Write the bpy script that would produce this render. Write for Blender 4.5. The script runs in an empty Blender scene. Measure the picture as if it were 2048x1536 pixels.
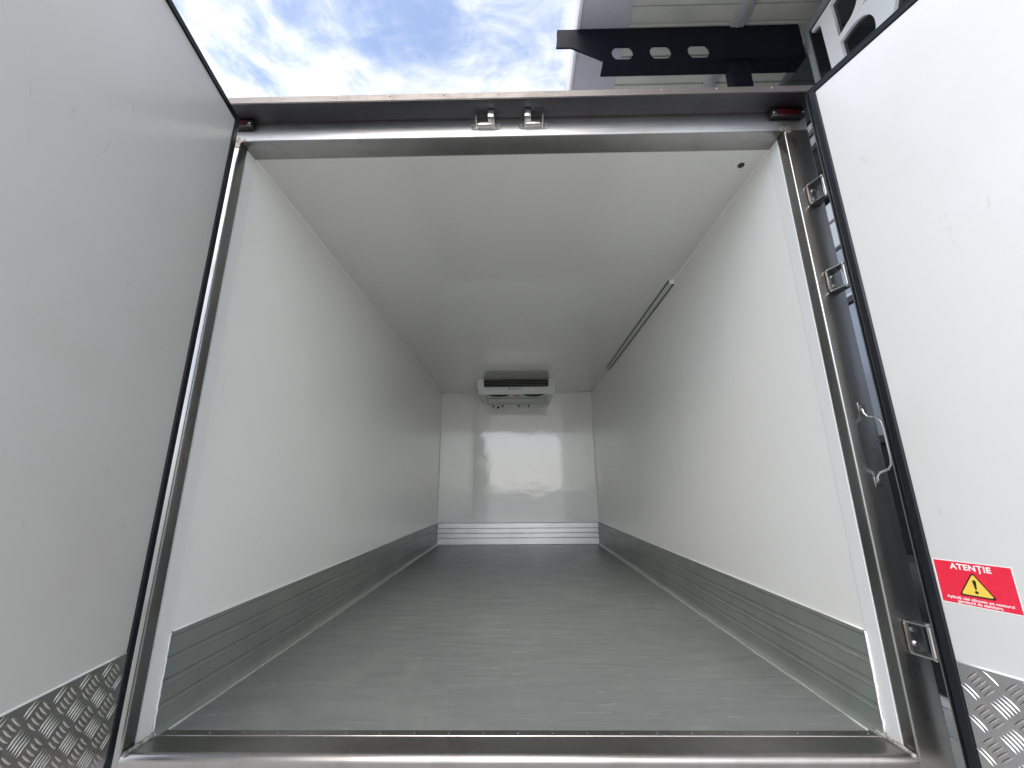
import bpy, bmesh, math, random
from mathutils import Vector, Matrix
random.seed(7)
sc = bpy.context.scene
C = sc.collection
R = math.radians

# ------------------------------------------------------------------ camera
F_PX, PITCH, YAW, ROLL = 813.9, 0.2538, -0.0149, -0.0075
CAM = Vector((0.021, -1.2515, 0.6672))
cam = bpy.data.cameras.new('camera')
cam.sensor_width = 36.0
cam.lens = F_PX / 2048.0 * 36.0
cam.clip_start = 0.02
cam.clip_end = 5000
camo = bpy.data.objects.new('camera', cam)
C.objects.link(camo)
fw = Vector((math.sin(YAW) * math.cos(PITCH), math.cos(YAW) * math.cos(PITCH), math.sin(PITCH)))
rt = Vector((math.cos(YAW), -math.sin(YAW), 0))
up = rt.cross(fw)
cr, sr = math.cos(ROLL), math.sin(ROLL)
rt, up = cr * rt + sr * up, -sr * rt + cr * up
m = Matrix((rt, up, -fw)).transposed().to_4x4()
m.translation = CAM
camo.matrix_world = m
sc.camera = camo

# ------------------------------------------------------------------ sky, sun, exposure
SUN_AZ = R(-176)      # from +y (into the truck) towards +x; a veiled sun behind and left of the viewer
SUN_EL = R(40)
CLOUD_SEED = 6.6
world = bpy.data.worlds.new('World')
sc.world = world
world.use_nodes = True
wn, wl = world.node_tree.nodes, world.node_tree.links
wn.clear()
def wnode(t, **kw):
    n = wn.new(t)
    for k, v in kw.items():
        setattr(n, k, v)
    return n
wout = wnode('ShaderNodeOutputWorld')
wbg = wnode('ShaderNodeBackground')
wbg.inputs['Strength'].default_value = 0.118
sky = wnode('ShaderNodeTexSky', sky_type='NISHITA', sun_disc=False)
sky.sun_elevation = SUN_EL
sky.sun_rotation = SUN_AZ
sky.air_density = 1.0
sky.dust_density = 0.4
sky.ozone_density = 1.5
tc = wnode('ShaderNodeTexCoord')
sep = wnode('ShaderNodeSeparateXYZ')
wl.new(tc.outputs['Generated'], sep.inputs[0])
mx = wnode('ShaderNodeMath', operation='MAXIMUM')
wl.new(sep.outputs['Z'], mx.inputs[0]); mx.inputs[1].default_value = 0.10
dx = wnode('ShaderNodeMath', operation='DIVIDE'); wl.new(sep.outputs['X'], dx.inputs[0]); wl.new(mx.outputs[0], dx.inputs[1])
dy = wnode('ShaderNodeMath', operation='DIVIDE'); wl.new(sep.outputs['Y'], dy.inputs[0]); wl.new(mx.outputs[0], dy.inputs[1])
com = wnode('ShaderNodeCombineXYZ'); wl.new(dx.outputs[0], com.inputs[0]); wl.new(dy.outputs[0], com.inputs[1])
com.inputs[2].default_value = CLOUD_SEED
n1 = wnode('ShaderNodeTexNoise'); n1.inputs['Scale'].default_value = 2.1; n1.inputs['Detail'].default_value = 9; n1.inputs['Roughness'].default_value = 0.58; n1.inputs['Distortion'].default_value = 0.55
wl.new(com.outputs[0], n1.inputs['Vector'])
n2 = wnode('ShaderNodeTexNoise'); n2.inputs['Scale'].default_value = 6.5; n2.inputs['Detail'].default_value = 8; n2.inputs['Roughness'].default_value = 0.6; n2.inputs['Distortion'].default_value = 0.9
wl.new(com.outputs[0], n2.inputs['Vector'])
am = wnode('ShaderNodeMath', operation='MULTIPLY_ADD'); wl.new(n2.outputs['Fac'], am.inputs[0]); am.inputs[1].default_value = 0.42; wl.new(n1.outputs['Fac'], am.inputs[2])
cr1 = wnode('ShaderNodeMapRange'); cr1.interpolation_type = 'SMOOTHSTEP'
wl.new(am.outputs[0], cr1.inputs['Value'])
cr1.inputs['From Min'].default_value = 0.56; cr1.inputs['From Max'].default_value = 0.91
cr1.inputs['To Min'].default_value = 0.14; cr1.inputs['To Max'].default_value = 0.97
n3 = wnode('ShaderNodeTexNoise'); n3.inputs['Scale'].default_value = 3.7; n3.inputs['Detail'].default_value = 6
wl.new(com.outputs[0], n3.inputs['Vector'])
shade = wnode('ShaderNodeMapRange'); wl.new(n3.outputs['Fac'], shade.inputs['Value'])
shade.inputs['From Min'].default_value = 0.3; shade.inputs['From Max'].default_value = 0.7
shade.inputs['To Min'].default_value = 3.3; shade.inputs['To Max'].default_value = 4.3
ccol = wnode('ShaderNodeVectorMath', operation='SCALE'); ccol.inputs[0].default_value = (1.0, 0.985, 0.955); 
# thin cloud scatters forward: it is brighter round the veiled sun
sdir = wnode('ShaderNodeVectorMath', operation='DOT_PRODUCT')
wl.new(tc.outputs['Generated'], sdir.inputs[0])
sdir.inputs[1].default_value = (math.sin(SUN_AZ) * math.cos(SUN_EL), math.cos(SUN_AZ) * math.cos(SUN_EL), math.sin(SUN_EL))
ha = wnode('ShaderNodeMath', operation='MULTIPLY_ADD'); wl.new(sdir.outputs['Value'], ha.inputs[0]); ha.inputs[1].default_value = 0.5; ha.inputs[2].default_value = 0.5
hp_ = wnode('ShaderNodeMath', operation='POWER'); wl.new(ha.outputs[0], hp_.inputs[0]); hp_.inputs[1].default_value = 3.0
hm = wnode('ShaderNodeMath', operation='MULTIPLY_ADD'); wl.new(hp_.outputs[0], hm.inputs[0]); hm.inputs[1].default_value = 2.4; hm.inputs[2].default_value = 1.0
hs = wnode('ShaderNodeMath', operation='MULTIPLY'); wl.new(shade.outputs[0], hs.inputs[0]); wl.new(hm.outputs[0], hs.inputs[1])
wl.new(hs.outputs[0], ccol.inputs['Scale'])
skyg = wnode('ShaderNodeVectorMath', operation='MULTIPLY'); wl.new(sky.outputs[0], skyg.inputs[0]); skyg.inputs[1].default_value = (1.15, 1.22, 1.32)
mixc = wnode('ShaderNodeMix', data_type='RGBA')
hz = wnode('ShaderNodeMapRange'); hz.interpolation_type = 'SMOOTHSTEP'     # thin cloud thickens into white haze towards the horizon
wl.new(sep.outputs['Z'], hz.inputs['Value'])
hz.inputs['From Min'].default_value = 0.0; hz.inputs['From Max'].default_value = 0.34
hz.inputs['To Min'].default_value = 0.92; hz.inputs['To Max'].default_value = 0.0
mf = wnode('ShaderNodeMath', operation='MAXIMUM'); wl.new(cr1.outputs[0], mf.inputs[0]); wl.new(hz.outputs[0], mf.inputs[1])
wl.new(mf.outputs[0], mixc.inputs['Factor'])
wl.new(skyg.outputs[0], mixc.inputs[6]); wl.new(ccol.outputs[0], mixc.inputs[7])
wl.new(mixc.outputs[2], wbg.inputs['Color'])
wl.new(wbg.outputs[0], wout.inputs['Surface'])

sun = bpy.data.lights.new('sun', 'SUN')
sun.energy = 1.6
sun.angle = R(42)
sun.color = (1.0, 0.92, 0.815)
suno = bpy.data.objects.new('sun', sun)
C.objects.link(suno)
sd = Vector((math.sin(SUN_AZ) * math.cos(SUN_EL), math.cos(SUN_AZ) * math.cos(SUN_EL), math.sin(SUN_EL)))
suno.rotation_euler = (-sd).to_track_quat('-Z', 'Y').to_euler()
suno.location = sd * 30

sc.view_settings.view_transform = 'Standard'
sc.view_settings.look = 'None'
sc.view_settings.exposure = 1.32
sc.view_settings.gamma = 1.0
sc.view_settings.use_curve_mapping = False
sc.render.engine = 'CYCLES'
sc.cycles.max_bounces = 10
sc.cycles.diffuse_bounces = 8
sc.cycles.glossy_bounces = 4
sc.cycles.use_adaptive_sampling = True
sc.cycles.adaptive_threshold = 0.02
sc.cycles.sample_clamp_indirect = 6.0
sc.cycles.use_denoising = True
try:
    sc.cycles.denoiser = 'OPENIMAGEDENOISE'
    sc.cycles.denoising_input_passes = 'RGB_ALBEDO_NORMAL'
except Exception:
    pass

# ------------------------------------------------------------------ materials
def mat(name, col, rough=0.5, metal=0.0, spec=0.5, build=None, coat=0.0):
    mt = bpy.data.materials.new(name)
    mt.use_nodes = True
    nt = mt.node_tree
    b = nt.nodes['Principled BSDF']
    b.inputs['Base Color'].default_value = (*col, 1)
    b.inputs['Roughness'].default_value = rough
    b.inputs['Metallic'].default_value = metal
    b.inputs['Specular IOR Level'].default_value = spec
    b.inputs['Coat Weight'].default_value = coat
    if build:
        build(nt, b)
    return mt

def N(nt, t, **kw):
    n = nt.nodes.new(t)
    for k, v in kw.items():
        if k in n.inputs:
            n.inputs[k].default_value = v
        else:
            setattr(n, k, v)
    return n

def coords(nt, scale=(1, 1, 1), rot=(0, 0, 0)):
    t = nt.nodes.new('ShaderNodeTexCoord')
    mp = nt.nodes.new('ShaderNodeMapping')
    mp.inputs['Scale'].default_value = scale
    mp.inputs['Rotation'].default_value = rot
    nt.links.new(t.outputs['Object'], mp.inputs['Vector'])
    return mp.outputs[0]

def noise(nt, vec, scale, detail=4, rough=0.55, dist=0.0):
    n = nt.nodes.new('ShaderNodeTexNoise')
    n.inputs['Scale'].default_value = scale
    n.inputs['Detail'].default_value = detail
    n.inputs['Roughness'].default_value = rough
    n.inputs['Distortion'].default_value = dist
    nt.links.new(vec, n.inputs['Vector'])
    return n.outputs['Fac']

def rng(nt, v, a, b, c, d, smooth=False):
    n = nt.nodes.new('ShaderNodeMapRange')
    if smooth:
        n.interpolation_type = 'SMOOTHSTEP'
    nt.links.new(v, n.inputs['Value'])
    for i, x in zip(('From Min', 'From Max', 'To Min', 'To Max'), (a, b, c, d)):
        n.inputs[i].default_value = x
    return n.outputs[0]

def mixcol(nt, fac, c1, c2):
    n = nt.nodes.new('ShaderNodeMix')
    n.data_type = 'RGBA'
    nt.links.new(fac, n.inputs['Factor'])
    for i, c in ((6, c1), (7, c2)):
        if isinstance(c, tuple):
            n.inputs[i].default_value = (*c, 1)
        else:
            nt.links.new(c, n.inputs[i])
    return n.outputs[2]

def math2(nt, op, a, b):
    n = nt.nodes.new('ShaderNodeMath')
    n.operation = op
    for i, v in enumerate((a, b)):
        if isinstance(v, (int, float)):
            n.inputs[i].default_value = v
        else:
            nt.links.new(v, n.inputs[i])
    return n.outputs[0]

def bump(nt, b, h, strength, dist=0.01):
    n = nt.nodes.new('ShaderNodeBump')
    n.inputs['Strength'].default_value = strength
    n.inputs['Distance'].default_value = dist
    nt.links.new(h, n.inputs['Height'])
    nt.links.new(n.outputs[0], b.inputs['Normal'])

def grp(seed, wav=0.25, r0=0.16, r1=0.30, col=(0.835, 0.83, 0.80), dirt=0.5, marks=0.0):
    """glossy white laminate: slow waviness, a fine weave, faint scuffs"""
    def f(nt, b):
        v = coords(nt)
        t = nt.nodes.new('ShaderNodeVectorMath'); t.operation = 'ADD'
        nt.links.new(v, t.inputs[0]); t.inputs[1].default_value = (seed * 3.7, seed * 1.3, seed)
        v = t.outputs[0]
        w = noise(nt, v, 5.0, 2)
        w2 = noise(nt, v, 42.0, 3, 0.6)
        fine = noise(nt, v, 420.0, 2)
        h = math2(nt, 'ADD', math2(nt, 'MULTIPLY', w, 1.0), math2(nt, 'ADD', math2(nt, 'MULTIPLY', w2, 0.055), math2(nt, 'MULTIPLY', fine, 0.006)))
        bump(nt, b, h, wav, 0.012)
        sm = noise(nt, v, 2.2, 4, 0.55, 0.0)
        st = rng(nt, sm, 0.45, 0.80, 0.0, dirt, True)
        fac = st
        if marks:
            vm = coords(nt, (1.6, 1.6, 0.55))
            mk = rng(nt, noise(nt, vm, 17.0, 3, 0.6, 0.8), 0.665, 0.74, 0.0, marks, True)
            fac = math2(nt, 'MAXIMUM', st, mk)
        nt.links.new(mixcol(nt, fac, col, (col[0] * 0.90, col[1] * 0.885, col[2] * 0.85)), b.inputs['Base Color'])
        nt.links.new(rng(nt, sm, 0.3, 0.75, r0, r1), b.inputs['Roughness'])
    return f

M = {}
M['grp_wall'] = mat('laminate_wall', (0.8, 0.8, 0.78), 0.25, build=grp(1, 0.09, 0.17, 0.27, dirt=0.35, marks=0.5))
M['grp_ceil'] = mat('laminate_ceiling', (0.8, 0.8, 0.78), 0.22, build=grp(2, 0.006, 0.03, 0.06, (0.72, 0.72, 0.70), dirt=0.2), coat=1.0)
M['grp_ceil'].node_tree.nodes['Principled BSDF'].inputs['Coat Roughness'].default_value = 0.015
M['grp_end'] = mat('laminate_end', (0.8, 0.8, 0.78), 0.15, build=grp(3, 0.26, 0.045, 0.09, dirt=0.6), coat=1.0)
M['grp_end'].node_tree.nodes['Principled BSDF'].inputs['Specular IOR Level'].default_value = 0.9
M['grp_end'].node_tree.nodes['Principled BSDF'].inputs['Coat Roughness'].default_value = 0.06
M['grp_door'] = mat('laminate_door', (0.82, 0.82, 0.8), 0.4, build=grp(4, 0.07, 0.32, 0.46, (0.70, 0.695, 0.675), dirt=0.6, marks=1.0))
M['white_plastic'] = mat('white_plastic', (0.78, 0.78, 0.77), 0.35, build=grp(5, 0.05, 0.3, 0.45, (0.79, 0.79, 0.78), dirt=0.5))
M['unit_white'] = mat('unit_white', (0.78, 0.79, 0.78), 0.35, build=grp(6, 0.02, 0.3, 0.42, (0.78, 0.79, 0.78), dirt=0.2))

def brushed(col, r0, r1, stretch, stain=0.4, sd=0):
    def f(nt, b):
        v = coords(nt, stretch)
        g = noise(nt, v, 60.0, 4, 0.6)
        v2 = coords(nt)
        cl = noise(nt, v2, 5.5 + sd, 6, 0.65, 0.5)
        sp = rng(nt, noise(nt, v2, 70.0, 3, 0.6), 0.68, 0.76, 0.0, 0.3 * stain, True)
        f1 = math2(nt, 'MAXIMUM', rng(nt, cl, 0.48, 0.72, 0.0, stain, True), sp)
        nt.links.new(mixcol(nt, f1, col, (col[0] * 0.62, col[1] * 0.55, col[2] * 0.47)), b.inputs['Base Color'])
        rr = math2(nt, 'ADD', rng(nt, g, 0.3, 0.7, r0, r1), rng(nt, cl, 0.3, 0.75, 0.0, 0.10))
        nt.links.new(rr, b.inputs['Roughness'])
        if stretch[2] != 0.12:
            bump(nt, b, g, 0.008, 0.003)
    return f
ST = (0.33, 0.325, 0.32)
M['steel_x'] = mat('stainless_along_x', ST, 0.3, 1.0, build=brushed((0.42, 0.415, 0.41), 0.28, 0.38, (0.12, 3, 3)))
M['steel_z'] = mat('stainless_along_z', ST, 0.3, 1.0, build=brushed((0.32, 0.318, 0.315), 0.24, 0.28, (3, 3, 0.12), 0.3))
M['steel_sill'] = mat('stainless_sill', ST, 0.3, 1.0, build=brushed((0.34, 0.33, 0.32), 0.24, 0.38, (0.12, 3, 3), 0.5))
M['steel_shade'] = mat('stainless_shaded_underside', ST, 0.3, 1.0, build=brushed((0.13, 0.13, 0.145), 0.26, 0.4, (0.12, 3, 3), 0.35))  # same steel, with the lip underside's dark reflections put into the colour
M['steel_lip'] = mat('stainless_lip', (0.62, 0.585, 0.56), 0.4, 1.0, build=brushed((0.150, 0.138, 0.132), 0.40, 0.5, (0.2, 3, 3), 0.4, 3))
M['steel_bright'] = mat('polished_hardware', (0.68, 0.67, 0.65), 0.18, 1.0, build=brushed((0.70, 0.69, 0.67), 0.12, 0.24, (1, 1, 1), 0.2))
M['weld'] = mat('weld_scale', (0.2, 0.18, 0.16), 0.45, 0.9, build=brushed((0.22, 0.195, 0.165), 0.4, 0.55, (1, 1, 1), 0.8))
M['alu'] = mat('aluminium', (0.78, 0.78, 0.78), 0.33, 1.0, build=brushed((0.62, 0.62, 0.62), 0.30, 0.42, (0.1, 2, 3), 0.15))
M['tread'] = mat('tread_aluminium', (0.45, 0.445, 0.445), 0.28, 1.0, build=brushed((0.45, 0.445, 0.445), 0.26, 0.36, (1, 1, 1), 0.25))
M['tread_bar'] = mat('tread_bar_polished', (0.6, 0.6, 0.6), 0.15, 1.0, build=brushed((0.62, 0.61, 0.60), 0.10, 0.18, (1, 1, 1), 0.1))

def kick(nt, b):
    v = coords(nt, (3, 0.1, 3))
    g = noise(nt, v, 30, 4)
    v2 = coords(nt)
    c = noise(nt, v2, 4, 5, 0.6)
    nt.links.new(mixcol(nt, rng(nt, c, 0.35, 0.75, 0, 1), (0.215, 0.235, 0.213), (0.165, 0.185, 0.17)), b.inputs['Base Color'])
    kb = b.inputs['Base Color'].links[0].from_socket
    sf = rng(nt, noise(nt, coords(nt, (2, 0.35, 3)), 16, 3, 0.6, 0.8), 0.66, 0.72, 0, 0.45, True)
    nt.links.new(mixcol(nt, sf, kb, (0.32, 0.335, 0.31)), b.inputs['Base Color'])
    nt.links.new(rng(nt, g, 0.3, 0.7, 0.30, 0.42), b.inputs['Roughness'])
    bump(nt, b, g, 0.04, 0.002)
M['kick'] = mat('grey_green_kick_board', (0.2, 0.22, 0.2), 0.38, 0.0, build=kick)

def flr(nt, b):
    v = coords(nt, (0.35, 2.2, 1))
    s = noise(nt, v, 9, 6, 0.62, 0.4)
    v2 = coords(nt)
    c = noise(nt, v2, 1.6, 5, 0.6, 0.3)
    fine = noise(nt, v2, 260, 2)
    sc1 = rng(nt, noise(nt, coords(nt, (1.0, 5.0, 1), (0, 0, 0.35)), 7.0, 2, 0.4, 1.2), 0.68, 0.72, 0, 0.5, True)
    base = mixcol(nt, rng(nt, c, 0.3, 0.7, 0, 1), (0.154, 0.167, 0.162), (0.182, 0.196, 0.190))
    base = mixcol(nt, rng(nt, s, 0.40, 0.66, 0, 0.22, True), base, (0.112, 0.124, 0.122))
    base = mixcol(nt, sc1, base, (0.30, 0.325, 0.315))
    dust = rng(nt, noise(nt, coords(nt, (1.0, 0.6, 1)), 3.2, 6, 0.7, 1.0), 0.48, 0.70, 0, 0.5, True)
    base = mixcol(nt, dust, base, (0.225, 0.23, 0.215))
    scr = rng(nt, noise(nt, coords(nt, (0.9, 14.0, 1), (0, 0, -0.25)), 5.0, 2, 0.4, 0.6), 0.665, 0.70, 0, 0.5, True)
    base = mixcol(nt, scr, base, (0.27, 0.285, 0.275))
    dot = rng(nt, noise(nt, v2, 55, 1), 0.76, 0.79, 0, 0.8, True)
    base = mixcol(nt, dot, base, (0.06, 0.06, 0.055))
    nt.links.new(base, b.inputs['Base Color'])
    nt.links.new(rng(nt, s, 0.3, 0.7, 0.36, 0.48), b.inputs['Roughness'])
    b.inputs['Specular IOR Level'].default_value = 0.33
    h = math2(nt, 'ADD', math2(nt, 'MULTIPLY', s, 1.0), math2(nt, 'MULTIPLY', fine, 0.08))
    bump(nt, b, h, 0.15, 0.006)
M['floor'] = mat('grey_resin_floor', (0.24, 0.26, 0.25), 0.3, build=flr)

def rub(nt, b):
    v = coords(nt, (4, 4, 0.3))
    g = noise(nt, v, 18, 4, 0.6)
    nt.links.new(rng(nt, g, 0.3, 0.7, 0.34, 0.48), b.inputs['Roughness'])
    b.inputs['Specular IOR Level'].default_value = 0.3
    nt.links.new(mixcol(nt, rng(nt, g, 0.45, 0.7, 0, 0.6), (0.004, 0.005, 0.008), (0.009, 0.010, 0.013)), b.inputs['Base Color'])
    bump(nt, b, g, 0.05, 0.003)
M['rubber'] = mat('black_rubber', (0.014, 0.015, 0.018), 0.4, build=rub)

def bead(nt, b):
    g = noise(nt, coords(nt), 40, 4, 0.7)
    nt.links.new(mixcol(nt, rng(nt, g, 0.35, 0.7, 0, 1), (0.42, 0.45, 0.43), (0.28, 0.30, 0.28)), b.inputs['Base Color'])
    bump(nt, b, g, 0.4, 0.004)
M['sealant'] = mat('pale_sealant', (0.6, 0.62, 0.6), 0.5, build=bead)
M['sealant_white'] = mat('white_sealant', (0.84, 0.84, 0.82), 0.45, build=lambda nt, b: bump(nt, b, noise(nt, coords(nt), 60, 3), 0.2, 0.002))
def dbead(nt, b):
    g = noise(nt, coords(nt), 55, 5, 0.7)
    nt.links.new(mixcol(nt, rng(nt, g, 0.4, 0.62, 0, 1), (0.50, 0.49, 0.46), (0.12, 0.11, 0.10)), b.inputs['Base Color'])
    bump(nt, b, g, 0.6, 0.005)
M['sealant_dirty'] = mat('dirty_sealant', (0.4, 0.4, 0.38), 0.6, build=dbead)

M['black'] = mat('black_plastic', (0.012, 0.012, 0.013), 0.35, build=lambda nt, b: bump(nt, b, noise(nt, coords(nt), 150, 2), 0.05, 0.002))
M['void'] = mat('dark_cavity', (0.006, 0.006, 0.007), 0.7, build=lambda nt, b: bump(nt, b, noise(nt, coords(nt), 80, 2), 0.1, 0.002))
M['red_lens'] = mat('red_lens', (0.035, 0.001, 0.003), 0.25, build=lambda nt, b: bump(nt, b, noise(nt, coords(nt, (1, 1, 8)), 60, 1), 0.15, 0.002), coat=0.5)
def blk(nt, b):
    g = noise(nt, coords(nt), 12, 5, 0.6)
    nt.links.new(mixcol(nt, rng(nt, g, 0.4, 0.7, 0, 1), (0.0035, 0.004, 0.008), (0.007, 0.008, 0.014)), b.inputs['Base Color'])
    nt.links.new(rng(nt, g, 0.3, 0.7, 0.5, 0.65), b.inputs['Roughness'])
    b.inputs['Specular IOR Level'].default_value = 0.12
M['black_steel'] = mat('black_painted_steel', (0.01, 0.011, 0.016), 0.5, build=blk)
def tint(col, var=0.12, sc_=6.0, rough=0.5, bs=0.05):
    def f(nt, b):
        g = noise(nt, coords(nt), sc_, 5, 0.6)
        nt.links.new(mixcol(nt, rng(nt, g, 0.35, 0.7, 0, 1), col, tuple(c * (1 - var) for c in col)), b.inputs['Base Color'])
        nt.links.new(rng(nt, g, 0.3, 0.7, rough - 0.06, rough + 0.06), b.inputs['Roughness'])
        bump(nt, b, g, bs, 0.004)
    return f
M['eave'] = mat('eave_grey_metal', (0.24, 0.235, 0.27), 0.45, build=tint((0.37, 0.36, 0.41), 0.1))
M['eave_edge'] = mat('eave_white_edge', (0.66, 0.64, 0.66), 0.4, build=tint((0.68, 0.655, 0.68), 0.08))
M['soffit'] = mat('soffit_cream_metal', (0.42, 0.42, 0.38), 0.5, build=tint((0.45, 0.45, 0.405), 0.2, 3.0))
M['purlin'] = mat('purlin_grey', (0.30, 0.30, 0.30), 0.45, build=tint((0.31, 0.31, 0.31), 0.15))
M['sign_black'] = mat('sign_black_gloss', (0.012, 0.014, 0.016), 0.12, build=tint((0.014, 0.016, 0.018), 0.3, 8, 0.13, 0.02))
M['sign_frame'] = mat('sign_grey_frame', (0.22, 0.24, 0.25), 0.4, 0.0, build=tint((0.23, 0.25, 0.26), 0.1))
M['letter'] = mat('letter_white', (0.80, 0.81, 0.82), 0.35, build=tint((0.80, 0.81, 0.82), 0.05, 5, 0.35, 0.02))
M['pane_dark'] = mat('dark_glass', (0.02, 0.026, 0.028), 0.06, build=tint((0.020, 0.028, 0.030), 0.3, 2, 0.08, 0.01))
M['pane_pale'] = mat('sky_painted_glass', (0.42, 0.45, 0.53), 0.15, build=tint((0.40, 0.42, 0.47), 0.1, 2, 0.14, 0.01))  # pale base colour paints the sky's reflection into the glass
M['panel_white'] = mat('white_cladding', (0.72, 0.73, 0.75), 0.35, build=tint((0.74, 0.75, 0.77), 0.08, 4, 0.35, 0.02))
M['frame_dark'] = mat('dark_frame', (0.03, 0.032, 0.036), 0.4, build=tint((0.032, 0.034, 0.038), 0.2))
M['duct'] = mat('duct_grey', (0.36, 0.38, 0.37), 0.4, build=tint((0.60, 0.62, 0.60), 0.1))
M['slat'] = mat('louvre_grey', (0.16, 0.16, 0.165), 0.35, build=tint((0.34, 0.34, 0.345), 0.1))
M['plinth'] = mat('plinth_grey', (0.42, 0.44, 0.45), 0.5, build=tint((0.43, 0.45, 0.46), 0.15))
def yard(nt, b):
    v = coords(nt)
    g = noise(nt, v, 0.35, 6, 0.6)
    f = noise(nt, v, 30, 4, 0.7)
    base = mixcol(nt, rng(nt, g, 0.35, 0.7, 0, 1), (0.43, 0.425, 0.405), (0.37, 0.365, 0.35))
    nt.links.new(mixcol(nt, rng(nt, f, 0.4, 0.7, 0, 0.4), base, (0.47, 0.465, 0.45)), b.inputs['Base Color'])
    bump(nt, b, f, 0.5, 0.01)
M['yard'] = mat('concrete_yard', (0.38, 0.37, 0.36), 0.85, build=yard)
M['body_white'] = mat('body_white_paint', (0.78, 0.78, 0.78), 0.3, build=tint((0.78, 0.78, 0.78), 0.04, 2, 0.3, 0.01))
M['tyre'] = mat('tyre_rubber', (0.02, 0.02, 0.02), 0.8, build=tint((0.022, 0.022, 0.022), 0.3, 20, 0.8, 0.3))
M['st_white'] = mat('sticker_white', (0.82, 0.80, 0.80), 0.4, build=tint((0.84, 0.82, 0.82), 0.05, 60, 0.4, 0.0))
M['st_red'] = mat('sticker_red', (0.70, 0.018, 0.045), 0.4, build=tint((0.74, 0.018, 0.05), 0.12, 90, 0.4, 0.0))
M['st_yellow'] = mat('sticker_yellow', (0.80, 0.56, 0.07), 0.4, build=tint((0.80, 0.57, 0.08), 0.08, 60, 0.4, 0.0))
M['st_black'] = mat('sticker_black', (0.012, 0.011, 0.011), 0.4, build=tint((0.013, 0.012, 0.012), 0.2, 60, 0.4, 0.0))

# ------------------------------------------------------------------ mesh helpers
def link(name, me, parent=None, mats=(), smooth=False):
    for k in mats:
        me.materials.append(M[k])
    o = bpy.data.objects.new(name, me)
    C.objects.link(o)
    if parent is not None:
        o.parent = parent
        o.matrix_parent_inverse = Matrix.Translation(-ROOT_AT.get(parent.name, Vector((0, 0, 0))))
    if smooth:
        for p in me.polygons:
            p.use_smooth = True
    return o
ROOT_AT = {}

def thing(name, loc, label, cat, group=None):
    o = bpy.data.objects.new(name, None)
    o.empty_display_size = 0.2
    C.objects.link(o)
    o.location = loc
    ROOT_AT[o.name] = Vector(loc)
    tag(o, label, cat, group)
    return o

def tag(o, label=None, cat=None, group=None, kind=None):
    for k, v in (('label', label), ('category', cat), ('group', group), ('kind', kind)):
        if v:
            o[k] = v
    return o

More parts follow.
